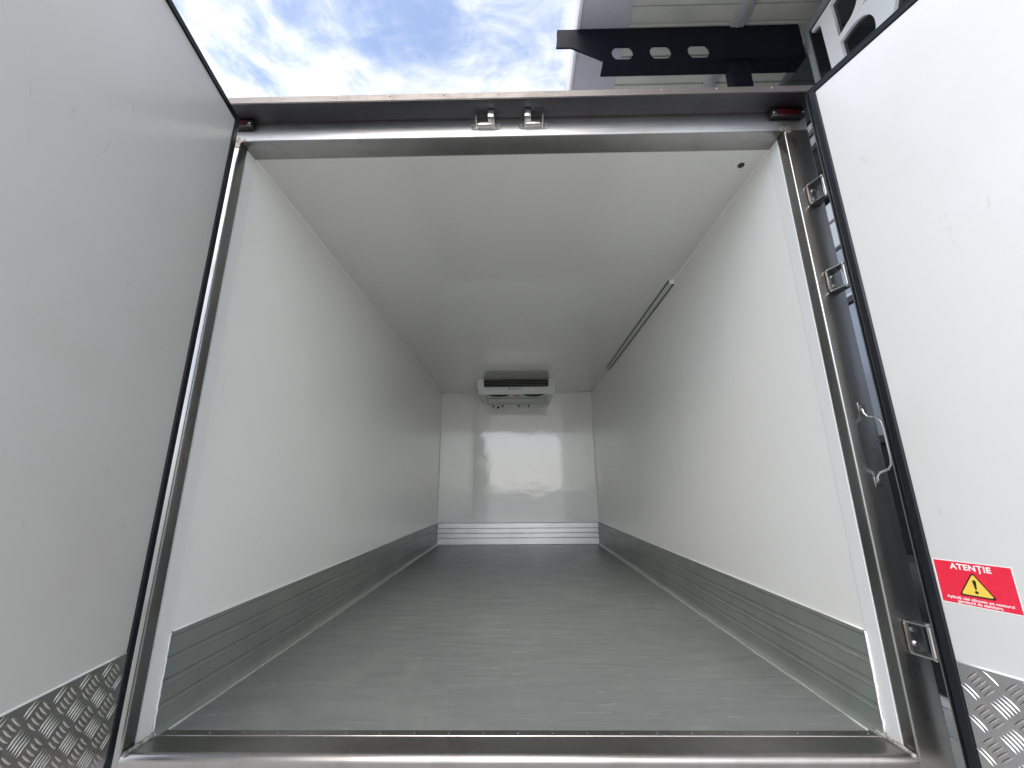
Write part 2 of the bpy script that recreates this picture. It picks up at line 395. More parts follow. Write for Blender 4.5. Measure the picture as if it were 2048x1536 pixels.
class MB:
    """collects pieces of one mesh"""
    def __init__(s):
        s.bm = bmesh.new()
    def box(s, x0, x1, y0, y1, z0, z1, mi=0, bev=0.0, seg=2, mtx=None):
        b = bmesh.new()
        vs = [b.verts.new(p) for p in ((x0, y0, z0), (x1, y0, z0), (x1, y1, z0), (x0, y1, z0), (x0, y0, z1), (x1, y0, z1), (x1, y1, z1), (x0, y1, z1))]
        for q in ((3, 2, 1, 0), (4, 5, 6, 7), (0, 1, 5, 4), (1, 2, 6, 5), (2, 3, 7, 6), (3, 0, 4, 7)):
            b.faces.new([vs[i] for i in q])
        if bev > 0:
            bmesh.ops.bevel(b, geom=list(b.edges), offset=bev, segments=seg, affect='EDGES', profile=0.5)
        s._merge(b, mi, mtx, bev > 0 and seg > 1)
        return s
    def _merge(s, b, mi, mtx=None, smooth=False):
        mp = {}
        for v in b.verts:
            mp[v] = s.bm.verts.new(mtx @ v.co if mtx else v.co)
        for f in b.faces:
            try:
                nf = s.bm.faces.new([mp[v] for v in f.verts])
                nf.material_index = mi
                nf.smooth = smooth
            except ValueError:
                pass
        b.free()
    def poly_prism(s, pts, h0, h1, axis='y', mi=0, smooth=False, mtx=None, caps=True):
        """pts in the plane across the axis; extruded from h0 to h1"""
        b = bmesh.new()
        def P(p, h):
            return {'x': (h, p[0], p[1]), 'y': (p[0], h, p[1]), 'z': (p[0], p[1], h)}[axis]
        A = [b.verts.new(P(p, h0)) for p in pts]
        B = [b.verts.new(P(p, h1)) for p in pts]
        n = len(pts)
        for i in range(n):
            b.faces.new((A[i], A[(i + 1) % n], B[(i + 1) % n], B[i]))
        if caps:
            b.faces.new(A[::-1]); b.faces.new(B)
        bmesh.ops.recalc_face_normals(b, faces=b.faces)
        s._merge(b, mi, mtx, smooth)
        return s
    def tube(s, path, r, n=10, mi=0, cap=True):
        path = [Vector(p) for p in path]
        b = bmesh.new()
        rings = []
        prev = None
        for i, p in enumerate(path):
            d = (path[min(i + 1, len(path) - 1)] - path[max(i - 1, 0)]).normalized()
            if prev is None:
                u = d.orthogonal().normalized()
            else:
                u = (prev - d * prev.dot(d)).normalized()
            prev = u
            w = d.cross(u)
            rings.append([b.verts.new(p + r * (math.cos(t) * u + math.sin(t) * w)) for t in [2 * math.pi * k / n for k in range(n)]])
        for a_, c_ in zip(rings, rings[1:]):
            for k in range(n):
                b.faces.new((a_[k], a_[(k + 1) % n], c_[(k + 1) % n], c_[k]))
        if cap:
            b.faces.new(rings[0][::-1]); b.faces.new(rings[-1])
        s._merge(b, mi, None, True)
        return s
    def cyl(s, c, d, r, h, n=14, mi=0, r2=None, smooth=True):
        c = Vector(c); d = Vector(d).normalized()
        u = d.orthogonal().normalized(); w = d.cross(u)
        b = bmesh.new()
        r2 = r if r2 is None else r2
        A = [b.verts.new(c + r * (math.cos(t) * u + math.sin(t) * w)) for t in [2 * math.pi * k / n for k in range(n)]]
        B = [b.verts.new(c + h * d + r2 * (math.cos(t) * u + math.sin(t) * w)) for t in [2 * math.pi * k / n for k in range(n)]]
        for k in range(n):
            b.faces.new((A[k], A[(k + 1) % n], B[(k + 1) % n], B[k]))
        b.faces.new(A[::-1]); b.faces.new(B)
        s._merge(b, mi, None, False)
        return s
    def dome(s, c, d, r, h, n=10, mi=0):
        c = Vector(c); d = Vector(d).normalized()
        u = d.orthogonal().normalized(); w = d.cross(u)
        b = bmesh.new()
        rows = []
        for j in range(4):
            a_ = j / 3 * math.pi / 2 * 0.86
            rr, hh = r * math.cos(a_), h * math.sin(a_)
            rows.append([b.verts.new(c + hh * d + rr * (math.cos(t) * u + math.sin(t) * w)) for t in [2 * math.pi * k / n for k in range(n)]])
        for a_, c_ in zip(rows, rows[1:]):
            for k in range(n):
                b.faces.new((a_[k], a_[(k + 1) % n], c_[(k + 1) % n], c_[k]))
        b.faces.new(rows[-1])
        s._merge(b, mi, None, True)
        return s
    def face(s, pts, mi=0):
        f = s.bm.faces.new([s.bm.verts.new(p) for p in pts])
        f.material_index = mi
        return s
    def mesh_in(s, me, mtx, mi=0):
        vs = [s.bm.verts.new(mtx @ v.co) for v in me.vertices]
        for p in me.polygons:
            try:
                f = s.bm.faces.new([vs[i] for i in p.vertices]); f.material_index = mi
            except ValueError:
                pass
        return s
    def build(s, name, mats, parent=None, mtx=None):
        if isinstance(mats, str):
            mats = (mats,)
        if mtx is not None:
            s.bm.transform(mtx)
        me = bpy.data.meshes.new(name)
        s.bm.to_mesh(me)
        s.bm.free()
        return link(name, me, parent, mats)

def text_mesh(body, size, bold=0.0, align='CENTER', space=1.0):
    cu = bpy.data.curves.new('txt', 'FONT')
    cu.body = body
    cu.size = size
    cu.align_x = align
    cu.offset = bold
    cu.space_character = space
    cu.resolution_u = 3
    o = bpy.data.objects.new('txt', cu)
    me = bpy.data.meshes.new_from_object(o)
    bpy.data.objects.remove(o)
    return me

# ------------------------------------------------------------------ dimensions (metres; truck floor at z = 0)
A = 1.025          # half inner width
H = 1.9588         # inner height
D = 4.1975         # inner length
OUT = 1.116        # half outer width
ZC = 2.0454        # under the roof lip
GZ = -0.85         # yard

# ------------------------------------------------------------------ ground
g = MB()
g.face([(-1500, -1500, GZ), (1500, -1500, GZ), (1500, 1500, GZ), (-1500, 1500, GZ)])
tag(g.build('ground', 'yard'), kind='structure')

# ------------------------------------------------------------------ the truck
T = thing('refrigerated_truck', (0, 2.1, GZ), 'white refrigerated truck body seen from behind with both rear doors open', 'truck')
MB().box(-OUT + 0.004, -A, 0.09, D + 0.08, -0.06, H).build('side_wall', 'grp_wall', T)
MB().box(A, OUT - 0.004, 0.09, D + 0.08, -0.06, H).build('side_wall', 'grp_wall', T)
MB().box(-A, A, D, D + 0.08, -0.06, H).build('end_wall', 'grp_end', T)
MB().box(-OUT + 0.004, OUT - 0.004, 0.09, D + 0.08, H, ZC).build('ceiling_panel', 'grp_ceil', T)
MB().box(-A, A, 0.118, D, -0.06, 0.0).build('floor_panel', 'floor', T)
# corner beads where the wall panels meet the ceiling and the end wall
b = MB()
for sx in (-1, 1):
    b.poly_prism([(sx * A, H), (sx * (A - 0.006), H), (sx * A, H - 0.006)], 0.09, D, 'y')
    b.poly_prism([(sx * A, D), (sx * (A - 0.007), D), (sx * A, D - 0.007)], 0.26, H, 'z')
b.poly_prism([(D, H), (D - 0.006, H), (D, H - 0.006)], -A, A, 'x')
b.build('corner_bead', 'sealant_white', T)

# kick boards: extruded profile with raised lands and a cove foot
prof = [(0.0000, 0.2620), (0.0055, 0.2600), (0.0060, 0.2540), (0.0060, 0.2515), (0.0032, 0.2510), (0.0032, 0.2490), (0.0060, 0.2485), (0.0060, 0.1975), (0.0032, 0.1970), (0.0032, 0.1950), (0.0060, 0.1945), (0.0060, 0.1840), (0.0072, 0.1825), (0.0072, 0.1785), (0.0060, 0.1770), (0.0060, 0.1375), (0.0032, 0.1370), (0.0032, 0.1350), (0.0060, 0.1345), (0.0060, 0.1240), (0.0072, 0.1225), (0.0072, 0.1185), (0.0060, 0.1170), (0.0060, 0.0775), (0.0032, 0.0770), (0.0032, 0.0750), (0.0060, 0.0745), (0.0060, 0.0640), (0.0072, 0.0625), (0.0072, 0.0585), (0.0060, 0.0570), (0.0066, 0.0300), (0.0085, 0.0160), (0.0130, 0.0070), (0.0200, 0.0030), (0.0210, 0.0010), (0.0000, 0.0010)]
for sx in (-1, 1):
    b = MB()
    b.poly_prism([(sx * (A - p[0]), p[1]) for p in prof], 0.0915, D - 0.001, 'y')
    b.build('kick_board', 'kick', T)
    # sealant along the foot, wavering in width
    b = MB()
    y = 0.125
    pts = []
    while y < D - 0.02:
        pts.append((sx * (A - 0.022 - random.uniform(0, 0.005)), y, 0.0012))
        y += 0.09
    b.tube(pts, 0.0040, 6)
    b.build('floor_sealant', 'sealant', T)
    # pale bead down the open end of the kick board
    b = MB()
    b.tube([(sx * (A - 0.003 - random.uniform(0, 0.002)), 0.0905, 0.012 + k * 0.0125) for k in range(21)], 0.0026, 6)
    b.build('board_end_sealant', 'sealant_white', T)
    b = MB()
    b.tube([(sx * (A - 0.003), 0.10 + k * 0.1, 0.2635) for k in range(41)], 0.0022, 6)
    b.build('board_top_sealant', 'sealant_white', T)
# end wall board in bright aluminium
prof2 = [(D - 0.0000, 0.2620), (D - 0.0140, 0.2540), (D - 0.0140, 0.2030), (D - 0.0030, 0.2010), (D - 0.0030, 0.1980), (D - 0.0140, 0.1970), (D - 0.0140, 0.1950), (D - 0.0030, 0.1940), (D - 0.0140, 0.1900), (D - 0.0140, 0.1450), (D - 0.0030, 0.1430), (D - 0.0030, 0.1400), (D - 0.0140, 0.1390), (D - 0.0140, 0.1370), (D - 0.0030, 0.1360), (D - 0.0140, 0.1320), (D - 0.0140, 0.0880), (D - 0.0030, 0.0860), (D - 0.0030, 0.0830), (D - 0.0140, 0.0820), (D - 0.0140, 0.0800), (D - 0.0030, 0.0790), (D - 0.0140, 0.0750), (D - 0.0140, 0.0060), (D - 0.0000, 0.0040)]
MB().poly_prism(prof2, -A + 0.012, A - 0.012, 'x').build('end_kick_board', 'alu', T)

# rear frame
for sx in (-1, 1):
    b = MB()
    x0, x1 = sorted((sx * A, sx * OUT))
    b.box(x0, x1, 0.0, 0.043, -0.30, H - 0.0005, bev=0.006 if sx < 0 else 0.005, seg=5)
    b.build('rear_post', 'steel_z', T)
    b = MB()
    x0, x1 = sorted((sx * (A - 0.0012), sx * (OUT - 0.01)))
    b.box(x0, x1, 0.0432, 0.0895, -0.02, H - 0.0005)
    b.build('jamb_trim', 'white_plastic', T)
# header: face, underside, rounded lower edge
MB().box(-OUT, OUT, 0.0, 0.0895, H, ZC + 0.005, bev=0.004, seg=3).build('header_beam', 'steel_x', T)
# roof lip: folded cap hanging over the doors
b = MB()
b.poly_prism([(0.02, ZC), (-0.0822, ZC), (-0.0822, 2.0724), (-0.079, 2.0745), (0.02, 2.0745)], -OUT - 0.004, OUT + 0.004, 'x')
b.build('roof_lip', 'steel_lip', T)
MB().box(-OUT, OUT, -0.0805, -0.0045, ZC - 0.0025, ZC - 0.0002).build('lip_shade_sheet', 'steel_shade', T)  # added dark sheet, standing in for the shade under the roof lip
MB().box(-OUT - 0.004, OUT + 0.004, 0.0205, D + 0.09, ZC + 0.0055, 2.0735).build('roof_skin', 'body_white', T)
b = MB()
x = -1.03
while x < 1.09:
    b.dome((x, -0.0822, 2.064), (0, -1, 0), 0.0035, 0.0025, 8)
    x += 0.198
tag(b.build('rivet_row', 'steel_z', T), kind='stuff')
# weld bead at the header corners
for sx in (-1, 1):
    b = MB()
    b.tube([(sx * (A + 0.003 + k * 0.006), -0.0004, H + random.gauss(0, 0.0012)) for k in range(15)], 0.0026, 6)
    for k in range(9):
        b.dome((sx * (A + random.gauss(0.010, 0.009)), -0.0002, H + random.gauss(0.0, 0.008)), (0, -1, 0), random.uniform(0.005, 0.011), random.uniform(0.0005, 0.0011), 9)
    b.build('weld_bead', 'weld', T)

# sill: rivet strip, tread and rounded nose
pr_ = [(0.1195, -0.05), (0.1195, 0.0025), (0.0945, 0.0025), (0.0935, 0.0010)]
for k in range(13):
    t = k / 12
    if k == 0:
        continue
    pr_.append((0.0935 - t * (0.0935 - 0.015), 0.0010 + 0.004 * t))
for k in range(1, 9):
    t = k / 8 * math.pi / 2 * 1.05
    pr_.append((0.015 - 0.0165 * math.sin(t), -0.0115 + 0.0165 * math.cos(t)))
pr_ += [(-0.001, -0.022), (0.004, -0.026), (0.004, -0.30), (0.05, -0.30), (0.05, -0.05)]
b = MB()
b.poly_prism(pr_, -A - 0.0005, A + 0.0005, 'x', smooth=False)
sill = b.build('sill', 'steel_sill', T)
b = MB()
for k in range(21):
    b.dome((-0.965 + k * 0.0975, 0.107, 0.0025), (0, 0, 1), 0.0030, 0.0014, 8)
tag(b.build('sill_rivet_row', 'steel_sill', T), kind='stuff')
for sx in (-1, 1):
    b = MB()
    b.tube([(sx * (A - 0.006 - random.uniform(0, 0.004)), 0.118 - k * 0.0117, 0.0045 + 0.001 * math.sin(k * 2)) for k in range(11)], 0.0062, 7)
    b.build('sill_end_sealant', 'sealant_dirty', T)
# rear face of the sill: two pressed slots
for xc in (-0.08, 0.055):
    MB().box(xc - 0.035, xc + 0.035, -0.002, 0.0035, -0.056, -0.038, bev=0.002).build('slot_trim', 'steel_bright', T)

# ceiling port, corner cable duct
b = MB()
b.cyl((0.9533, 0.165, H), (0, 0, -1), 0.0125, 0.004, 18)
b.build('ceiling_port', 'black', T)
b = MB()
y0, y1 = 1.12, 3.05
b.poly_prism([(A, H - 0.032), (A - 0.004, H - 0.032), (A - 0.004, H - 0.027), (A - 0.027, H - 0.004), (A - 0.032, H - 0.004), (A - 0.032, H), (A, H)], y0, y1, 'y', 1)
b.poly_prism([(A - 0.002, H - 0.0255), (A - 0.0080, H - 0.0255), (A - 0.0255, H - 0.0080), (A - 0.0255, H - 0.002)], y0 + 0.003, y1 - 0.003, 'y', 0)
b.box(A - 0.029, A - 0.001, y0 - 0.004, y0, H - 0.029, H - 0.001, 2)
b.build('corner_duct', ('duct', 'frame_dark', 'sealant_white'), T)

# keepers for the door bars
for xc, sx in ((-0.090, 1), (0.091, -1)):
    zc = 2.003
    b = MB()
    pts = []
    for k in range(12):
        t = math.pi / 2 + math.pi * k / 11
        pts.append((xc - 0.045 + 0.013 * math.cos(t), zc + 0.013 * math.sin(t)))
    for k in range(12):
        t = -math.pi / 2 + math.pi * k / 11
        pts.append((xc + 0.045 + 0.013 * math.cos(t), zc + 0.013 * math.sin(t)))
    b.poly_prism(pts, -0.004, -0.0002, 'y')
    # raised cam bed
    b.box(xc - 0.030, xc + 0.026, -0.020, -0.004, zc - 0.009, zc + 0.006, bev=0.003)
    b.box(xc - 0.030, xc + 0.026, -0.012, -0.004, zc + 0.006, zc + 0.013, bev=0.002)
    kp = b.build('bar_keeper', 'steel_bright', T)
    b = MB()
    xh = xc + sx * 0.022
    b.box(xh - 0.012, xh + 0.012, -0.042, -0.004, zc + 0.004, zc + 0.010, bev=0.0015)
    b.box(xh - 0.012, xh + 0.012, -0.042, -0.036, zc + 0.006, zc + 0.034, bev=0.002)
    b.build('hook', 'steel_bright', kp)
    b = MB()
    xh = xc - sx * 0.034
    b.poly_prism([(-0.004, zc + 0.002), (-0.036, zc + 0.002), (-0.034, zc + 0.024), (-0.026, zc + 0.030), (-0.004, zc + 0.012)], xh - 0.0025, xh + 0.0025, 'x')
    b.build('lug', 'steel_bright', kp)
    for s2 in (-1, 1):
        MB().cyl((xc + s2 * 0.047, -0.004, zc), (0, -1, 0), 0.0065, 0.005, 6).build('bolt', 'steel_z', kp)

# marker lights
for sx in (-1, 1):
    xc, zc = sx * 1.042, 2.0235
    b = MB()
    b.box(xc - 0.064, xc + 0.064, -0.020, -0.0005, zc - 0.017, zc + 0.017, bev=0.006, seg=3)
    ml = b.build('marker_light', 'black', T)
    b = MB()
    b.box(xc - 0.042, xc + 0.042, -0.0215, -0.0195, zc - 0.0125, zc + 0.0125, bev=0.0008, seg=1)
    b.build('lens', 'red_lens', ml)
    for s2 in (-1, 1):
        MB().dome((xc + s2 * 0.054, -0.020, zc), (0, -1, 0), 0.0035, 0.002, 8).build('screw', 'steel_bright', ml)

# doors -------------------------------------------------------------------
def door(P, d, n, flip, z0=0.0, z1=2.005, kt=0.2577, pt=0.0640):
    """P: hinge-side corner of the inner panel (x, y); d: along the door; n: outward through its thickness"""
    d = Vector((d[0], d[1], 0)).normalized()
    n = Vector((n[0], n[1], 0)).normalized()
    mt = Matrix.Identity(4)
    for i in range(3):
        mt[i][0], mt[i][1], mt[i][2] = d[i], n[i], (0, 0, 1)[i]
    mt[0][3], mt[1][3] = P
    Wd, G = 1.03, 0.034
    b = MB()
    b.box(-G + 0.003, Wd + G - 0.003, 0.006, 0.080, z0 - G + 0.003, z1 + G - 0.003, 0)
    b.box(0.0, Wd, 0.0, 0.007, z0, z1, 0, bev=0.0015, seg=2)
    dr = b.build('door', 'grp_door', T, mt)
    # rubber gasket: ring of a ribbed profile, mitred
    pr = [(0.0, 0.006), (0.0, 0.0015), (-0.004, -0.0035), (-0.019, -0.0045), (-0.024, 0.000), (-0.0255, 0.004), (-0.028, 0.001), (-0.0315, 0.002), (-G, 0.008), (-G, 0.020), (-0.028, 0.020)]
    bm_ = bmesh.new()
    rings = []
    for (cs, cz, ss, sz) in ((0, z0, -1, -1), (Wd, z0, 1, -1), (Wd, z1, 1, 1), (0, z1, -1, 1)):
        rings.append([bm_.verts.new((cs - ss * q[0] if True else 0, q[1], cz - sz * q[0])) for q in pr])
    for i in range(4):
        a_, c_ = rings[i], rings[(i + 1) % 4]
        for k in range(len(pr) - 1):
            bm_.faces.new((a_[k], a_[k + 1], c_[k + 1], c_[k]))
    bmesh.ops.recalc_face_normals(bm_, faces=bm_.faces)
    bm_.transform(mt)
    me = bpy.data.meshes.new('gasket'); bm_.to_mesh(me); bm_.free()
    link('gasket', me, dr, ('rubber',))
    # aluminium edge trim behind the gasket
    b = MB()
    for (s0, s1, q0, q1) in ((-G - 0.004, -G - 0.0003, z0 - G, z1 + G), (Wd + G + 0.0003, Wd + G + 0.004, z0 - G, z1 + G)):
        b.box(s0, s1, 0.009, 0.082, q0, q1)
    for q in (z0 - G, z1 + G):
        b.box(-G + 0.002, Wd + G - 0.002, 0.021, 0.082, q - 0.002, q + 0.002)
    b.build('edge_trim', 'steel_z', dr, mt)
    # tread plate with five-bar pattern
    b = MB()
    pts = [(0.001, z0 + 0.02), (0.001, kt), (Wd - 0.001, kt), (Wd - 0.001, z0 + 0.02)]
    for k in range(1, 7):
        t = k / 6 * math.pi / 2
        pts.append((Wd - 0.021 + 0.020 * math.cos(t), z0 + 0.021 - 0.020 * math.sin(t)))
    for k in range(7):
        t = k / 6 * math.pi / 2
        pts.append((0.021 - 0.020 * math.sin(t), z0 + 0.021 - 0.020 * math.cos(t)))
    b.poly_prism(pts, -0.0022, -0.0001, 'y')
    b.build('kick_plate', 'tread', dr, mt)
    b = MB()
    zz = kt - 0.006 + (0.004 if flip else 0.0)
    hl, hw, hh = 0.0172, 0.0030, 0.0020
    vs, fs = [], []
    def bar(cx, cz, ux, uz):
        wx, wz = -uz, ux
        base = len(vs)
        prof_ = [(-1.0, 0.12, 0.0), (-0.7, 0.62, 0.75), (-0.3, 0.95, 1.0), (0.3, 0.95, 1.0), (0.7, 0.62, 0.75), (1.0, 0.12, 0.0)]
        for (l, w, h) in prof_:
            for (q, hf) in ((-1, 0), (-0.45, 0.82), (0, 1), (0.45, 0.82), (1, 0)):
                vs.append((cx + ux * l * hl + wx * q * w * hw, -0.0021 - hh * h * hf, cz + uz * l * hl + wz * q * w * hw))
        for i in range(5):
            for k in range(4):
                a_ = base + i * 5 + k
                fs.append((a_, a_ + 1, a_ + 6, a_ + 5))
    nx = int(Wd / pt) + 2
    r2 = math.sqrt(0.5)
    for i in range(-1, nx):
        for j in range(-1, 6):
            for o2 in (0, 1):
                cx = 0.005 + (i + 0.5 * o2) * pt
                cz = zz - (j + 0.5 * o2) * pt
                ux, uz = (r2, -r2) if o2 == 0 else (r2, r2)
                for k in range(5):
                    off = (k - 2) * 0.0088
                    bx, bz = cx - uz * off, cz + ux * off
                    if 0.010 < bx < Wd - 0.010 and z0 + 0.012 < bz < kt - 0.011:
                        bar(bx, bz, ux, uz)
    me = bpy.data.meshes.new('tread_bar_pattern')
    me.from_pydata([mt @ Vector(v) for v in vs], [], fs if not False else fs)
    me.update()
    o = link('tread_bar_pattern', me, dr, ('tread_bar',), True)
    tag(o, kind='stuff')
    MB().tube([mt @ Vector((0.004 + k * 0.0511, -0.0008, kt + 0.0012)) for k in range(21)], 0.0026, 6).build('plate_sealant', 'sealant_white', dr)
    return dr, mt

PL = (-0.9763, -0.1006); PR = (1.0719, -0.1132)
ld, lm = door(PL, (0.1613, -0.9869), (-0.9869, -0.1613), False, 0.03, 1.95, 0.2745, 0.0614)
ld['label'] = 'left rear door, swung square to the truck and greyer in shade'
rd, rm = door(PR, (0.3408, -0.9401), (0.9401, 0.3408), True)
rd['label'] = 'right rear door, swung wide, bright, with a red warning sticker'

# warning sticker on the right door (flat print)
s0, s1, q0, q1 = 0.0035, 0.1440, 0.3905, 0.4905
# local print frame: u to the right along the door, v up
def S(u, v, k):
    return rm @ Vector((s0 + u, -0.0006 - 0.00025 * k, q0 + v))
w_, h_ = s1 - s0, q1 - q0
b = MB()
def sbox(u0, u1, v0, v1, k, mi):
    b.face([S(u0, v0, k), S(u1, v0, k), S(u1, v1, k), S(u0, v1, k)], mi)
sbox(0, w_, 0, h_, 0, 0)
sbox(0.0022, w_ - 0.0022, 0.0022, h_ - 0.0022, 1, 1)
def rtri(cx, cy, w, h, r, k, mi):
    P3 = [Vector((cx - w / 2, cy)), Vector((cx + w / 2, cy)), Vector((cx, cy + h))]
    cen = Vector((cx, cy + h / 3))
    pts = []
    for p in P3:
        dirc = (p - cen).normalized()
        base = p - dirc * r * 1.6
        a0 = math.atan2(dirc.y, dirc.x)
        for t in (-1, -0.5, 0, 0.5, 1):
            pts.append((base.x + r * math.cos(a0 + t), base.y + r * math.sin(a0 + t)))
    b.face([S(x, y, k) for x, y in pts], mi)
tcx = w_ * 0.50
rtri(tcx, 0.0235, 0.0640, 0.0540, 0.0035, 2, 3)
rtri(tcx, 0.0268, 0.0550, 0.0460, 0.0024, 3, 2)
b.face([S(tcx + x, 0.0235 + y, 4) for x, y in ((-0.0016, 0.0165), (0.0016, 0.0165), (0.0032, 0.0335), (0.0026, 0.0362), (0.0, 0.0372), (-0.0026, 0.0362), (-0.0032, 0.0335))], 3)
b.face([S(tcx + 0.0033 * math.cos(t), 0.0235 + 0.0105 + 0.0033 * math.sin(t), 4) for t in [2 * math.pi * k / 16 for k in range(16)]], 3)
def stext(body, size, cx, vy, bold, space=1.0):
    me = text_mesh(body, size, bold, 'CENTER', space)
    mt = rm @ Matrix(((1, 0, 0, s0 + cx), (0, 0, -1, -0.0006 - 0.00025 * 2.5), (0, 1, 0, q0 + vy), (0, 0, 0, 1)))
    b.mesh_in(me, mt, 0)
stext('ATENȚIE', 0.0175, w_ * 0.49, 0.0812, 0.0006, 1.06)
stext('Aplicați ulei siliconic pe conturul', 0.0084, w_ * 0.5, 0.0128, 0.00022, 1.03)
stext('garniturii de etanșare.', 0.0084, w_ * 0.5, 0.0052, 0.00022, 1.03)
st = b.build('warning_sticker', ('st_white', 'st_red', 'st_yellow', 'st_black'), rd)
st['label'] = 'red warning sticker with yellow triangle and white lettering'

# hinges between right post and right door
for zc in (1.672, 1.333, 0.277):
    xa, xb, hz = 1.060, 1.100, 0.040
    px_, py_ = 1.0875, -0.0475
    b = MB()
    b.box(xa, xb, -0.005, -0.0003, zc - hz, zc + hz, bev=0.0015)
    hg = b.build('hinge', 'steel_z', T)
    for s2 in (-1, 1):
        b = MB()
        z_ = zc + s2 * (hz - 0.002)
        pts = [(xa, -0.0052), (xa + 0.001, -0.013), (px_ - 0.012, py_ - 0.006), (px_ - 0.004, py_ - 0.011), (px_ + 0.006, py_ - 0.010), (px_ + 0.011, py_), (xb, -0.0052)]
        b.poly_prism(pts, z_ - 0.0022, z_ + 0.0022, 'z')
        b.build('hinge_arm', 'steel_bright', hg)
    MB().cyl((px_, py_, zc - hz - 0.003), (0, 0, 1), 0.0078, 2 * hz + 0.006, 16).build('hinge_pin', 'steel_bright', hg)
    for s2 in (-1, 1):
        MB().cyl((xa + 0.018, -0.005, zc + s2 * 0.017), (0, -1, 0), 0.0065, 0.005, 6).build('bolt', 'steel_bright', hg)
    MB().tube([(xa - 0.001, -0.004, zc - hz + 0.004 + k * 0.008) for k in range(10)], 0.0022, 6).build('weld_bead', 'weld', hg)
# grab handle
b = MB()
xh = 1.078
pth = [(xh - 0.002, -0.006, 0.905), (xh, -0.006, 0.885), (xh + 0.004, -0.012, 0.874), (xh + 0.006, -0.040, 0.866), (xh + 0.006, -0.052, 0.852), (xh + 0.006, -0.055, 0.83), (xh + 0.006, -0.055, 0.745), (xh + 0.006, -0.052, 0.728), (xh + 0.006, -0.040, 0.716), (xh + 0.004, -0.012, 0.708), (xh, -0.006, 0.697), (xh - 0.002, -0.006, 0.68)]
b.tube(pth, 0.0031, 10)
gh = b.build('grab_handle', 'steel_bright', T)
for z_ in (0.905, 0.680):
    b = MB()
    b.box(xh - 0.011, xh + 0.011, -0.004, -0.0003, z_ - 0.015, z_ + 0.015, bev=0.0015)
    b.cyl((xh, -0.004, z_), (0, -1, 0), 0.0065, 0.005, 6)
    b.build('handle_foot', 'steel_z', gh)

# running gear under the body, out of frame below the sill
for sx in (-1, 1):
    MB().box(sx * 0.42 - 0.04, sx * 0.42 + 0.04, 0.15, 4.9, -0.27, -0.061).build('chassis_rail', 'black_steel', T)
    b = MB()
    for yc in (1.25,):
        b.cyl((sx * 1.08, yc, GZ + 0.33), (-sx, 0, 0), 0.33, 0.21, 40)
    wh = b.build('wheel', 'tyre', T)
    b = MB()
    b.cyl((sx * 1.0805, 1.25, GZ + 0.33), (sx, 0, 0), 0.20, 0.004, 32, r2=0.18)
    b.build('rim', 'alu', wh)
    b = MB()
    b.cyl((sx * 1.08, 4.7, GZ + 0.33), (-sx, 0, 0), 0.33, 0.21, 40)
    wh = b.build('wheel', 'tyre', T)

# ------------------------------------------------------------------ cooling unit at the far end
U = thing('cooling_unit', (0, 3.85, H), 'white cooling unit with black louvres under the ceiling at the far end', 'cooling unit')
zf = 1.822
zl = 1.772
b = MB()
# shell: front with a cut-out, thick shoulders left and right
yf = 3.476
hx = 0.468
cut = 0.392
out = [(-hx, H - 0.001), (-hx + 0.003, 1.86), (-hx + 0.012, 1.817), (hx - 0.012, 1.817), (hx - 0.003, 1.86), (hx, H - 0.001),
       (cut, H - 0.001), (cut - 0.004, 1.872), (cut - 0.024, 1.852), (-cut + 0.024, 1.852), (-cut + 0.004, 1.872), (-cut, H - 0.001)]
b.poly_prism(out, yf, yf + 0.05, 'y')
# chin below the crease, leaning back
b.poly_prism([(yf, 1.8165), (yf + 0.022, zl), (yf + 0.03, zl), (yf + 0.05, zf), (yf + 0.05, 1.8165)], -hx + 0.02, hx - 0.02, 'x')
b.poly_prism([(yf + 0.0505, H - 0.001), (yf + 0.0505, zf + 0.001), (yf + 0.10, zf - 0.004), (D - 0.06, zf - 0.018), (D - 0.02, 1.85), (D - 0.02, H - 0.001)], -hx + 0.012, -cut, 'x')
b.poly_prism([(yf + 0.0505, H - 0.001), (yf + 0.0505, zf + 0.001), (yf + 0.10, zf - 0.004), (D - 0.06, zf - 0.018), (D - 0.02, 1.85), (D - 0.02, H - 0.001)], cut, hx - 0.012, 'x')
b.build('housing', 'unit_white', U)
b = MB()
b.box(-cut + 0.001, cut - 0.001, yf + 0.051, D - 0.02, zf + 0.004, zf + 0.05)
b.build('base_pan', 'unit_white', U)
b = MB()
b.box(-cut + 0.001, cut - 0.001, yf + 0.060, yf + 0.065, zf + 0.051, H - 0.002)
b.build('louvre_cavity', 'void', U)
for k in range(5):
    z_ = 1.866 + k * 0.0195
    b = MB()
    b.poly_prism([(yf + 0.004, z_), (yf + 0.006, z_ + 0.0045), (yf + 0.045, z_ + 0.013), (yf + 0.046, z_ + 0.0095)], -cut + 0.003, cut - 0.003, 'x')
    b.build('louvre_slat', 'slat', U)
# fan openings in the underside
for xc in (-0.215, 0.215):
    b = MB()
    n = 28
    b.cyl((xc, 3.70, zf + 0.0035), (0, 0, -1), 0.150, 0.006, n)
    fo = b.build('fan_shroud', 'unit_white', U)
    b = MB()
    b.cyl((xc, 3.70, zf - 0.003), (0, 0, -1), 0.130, 0.002, n)
    b.build('fan_opening', 'void', fo)
    b = MB()
    for r_ in (0.045, 0.08):
        b.tube([(xc + r_ * math.cos(t), 3.70 + r_ * math.sin(t), zf - 0.008) for t in [2 * math.pi * k / 20 for k in range(21)]], 0.002, 5)
    b.build('fan_guard', 'frame_dark', fo)
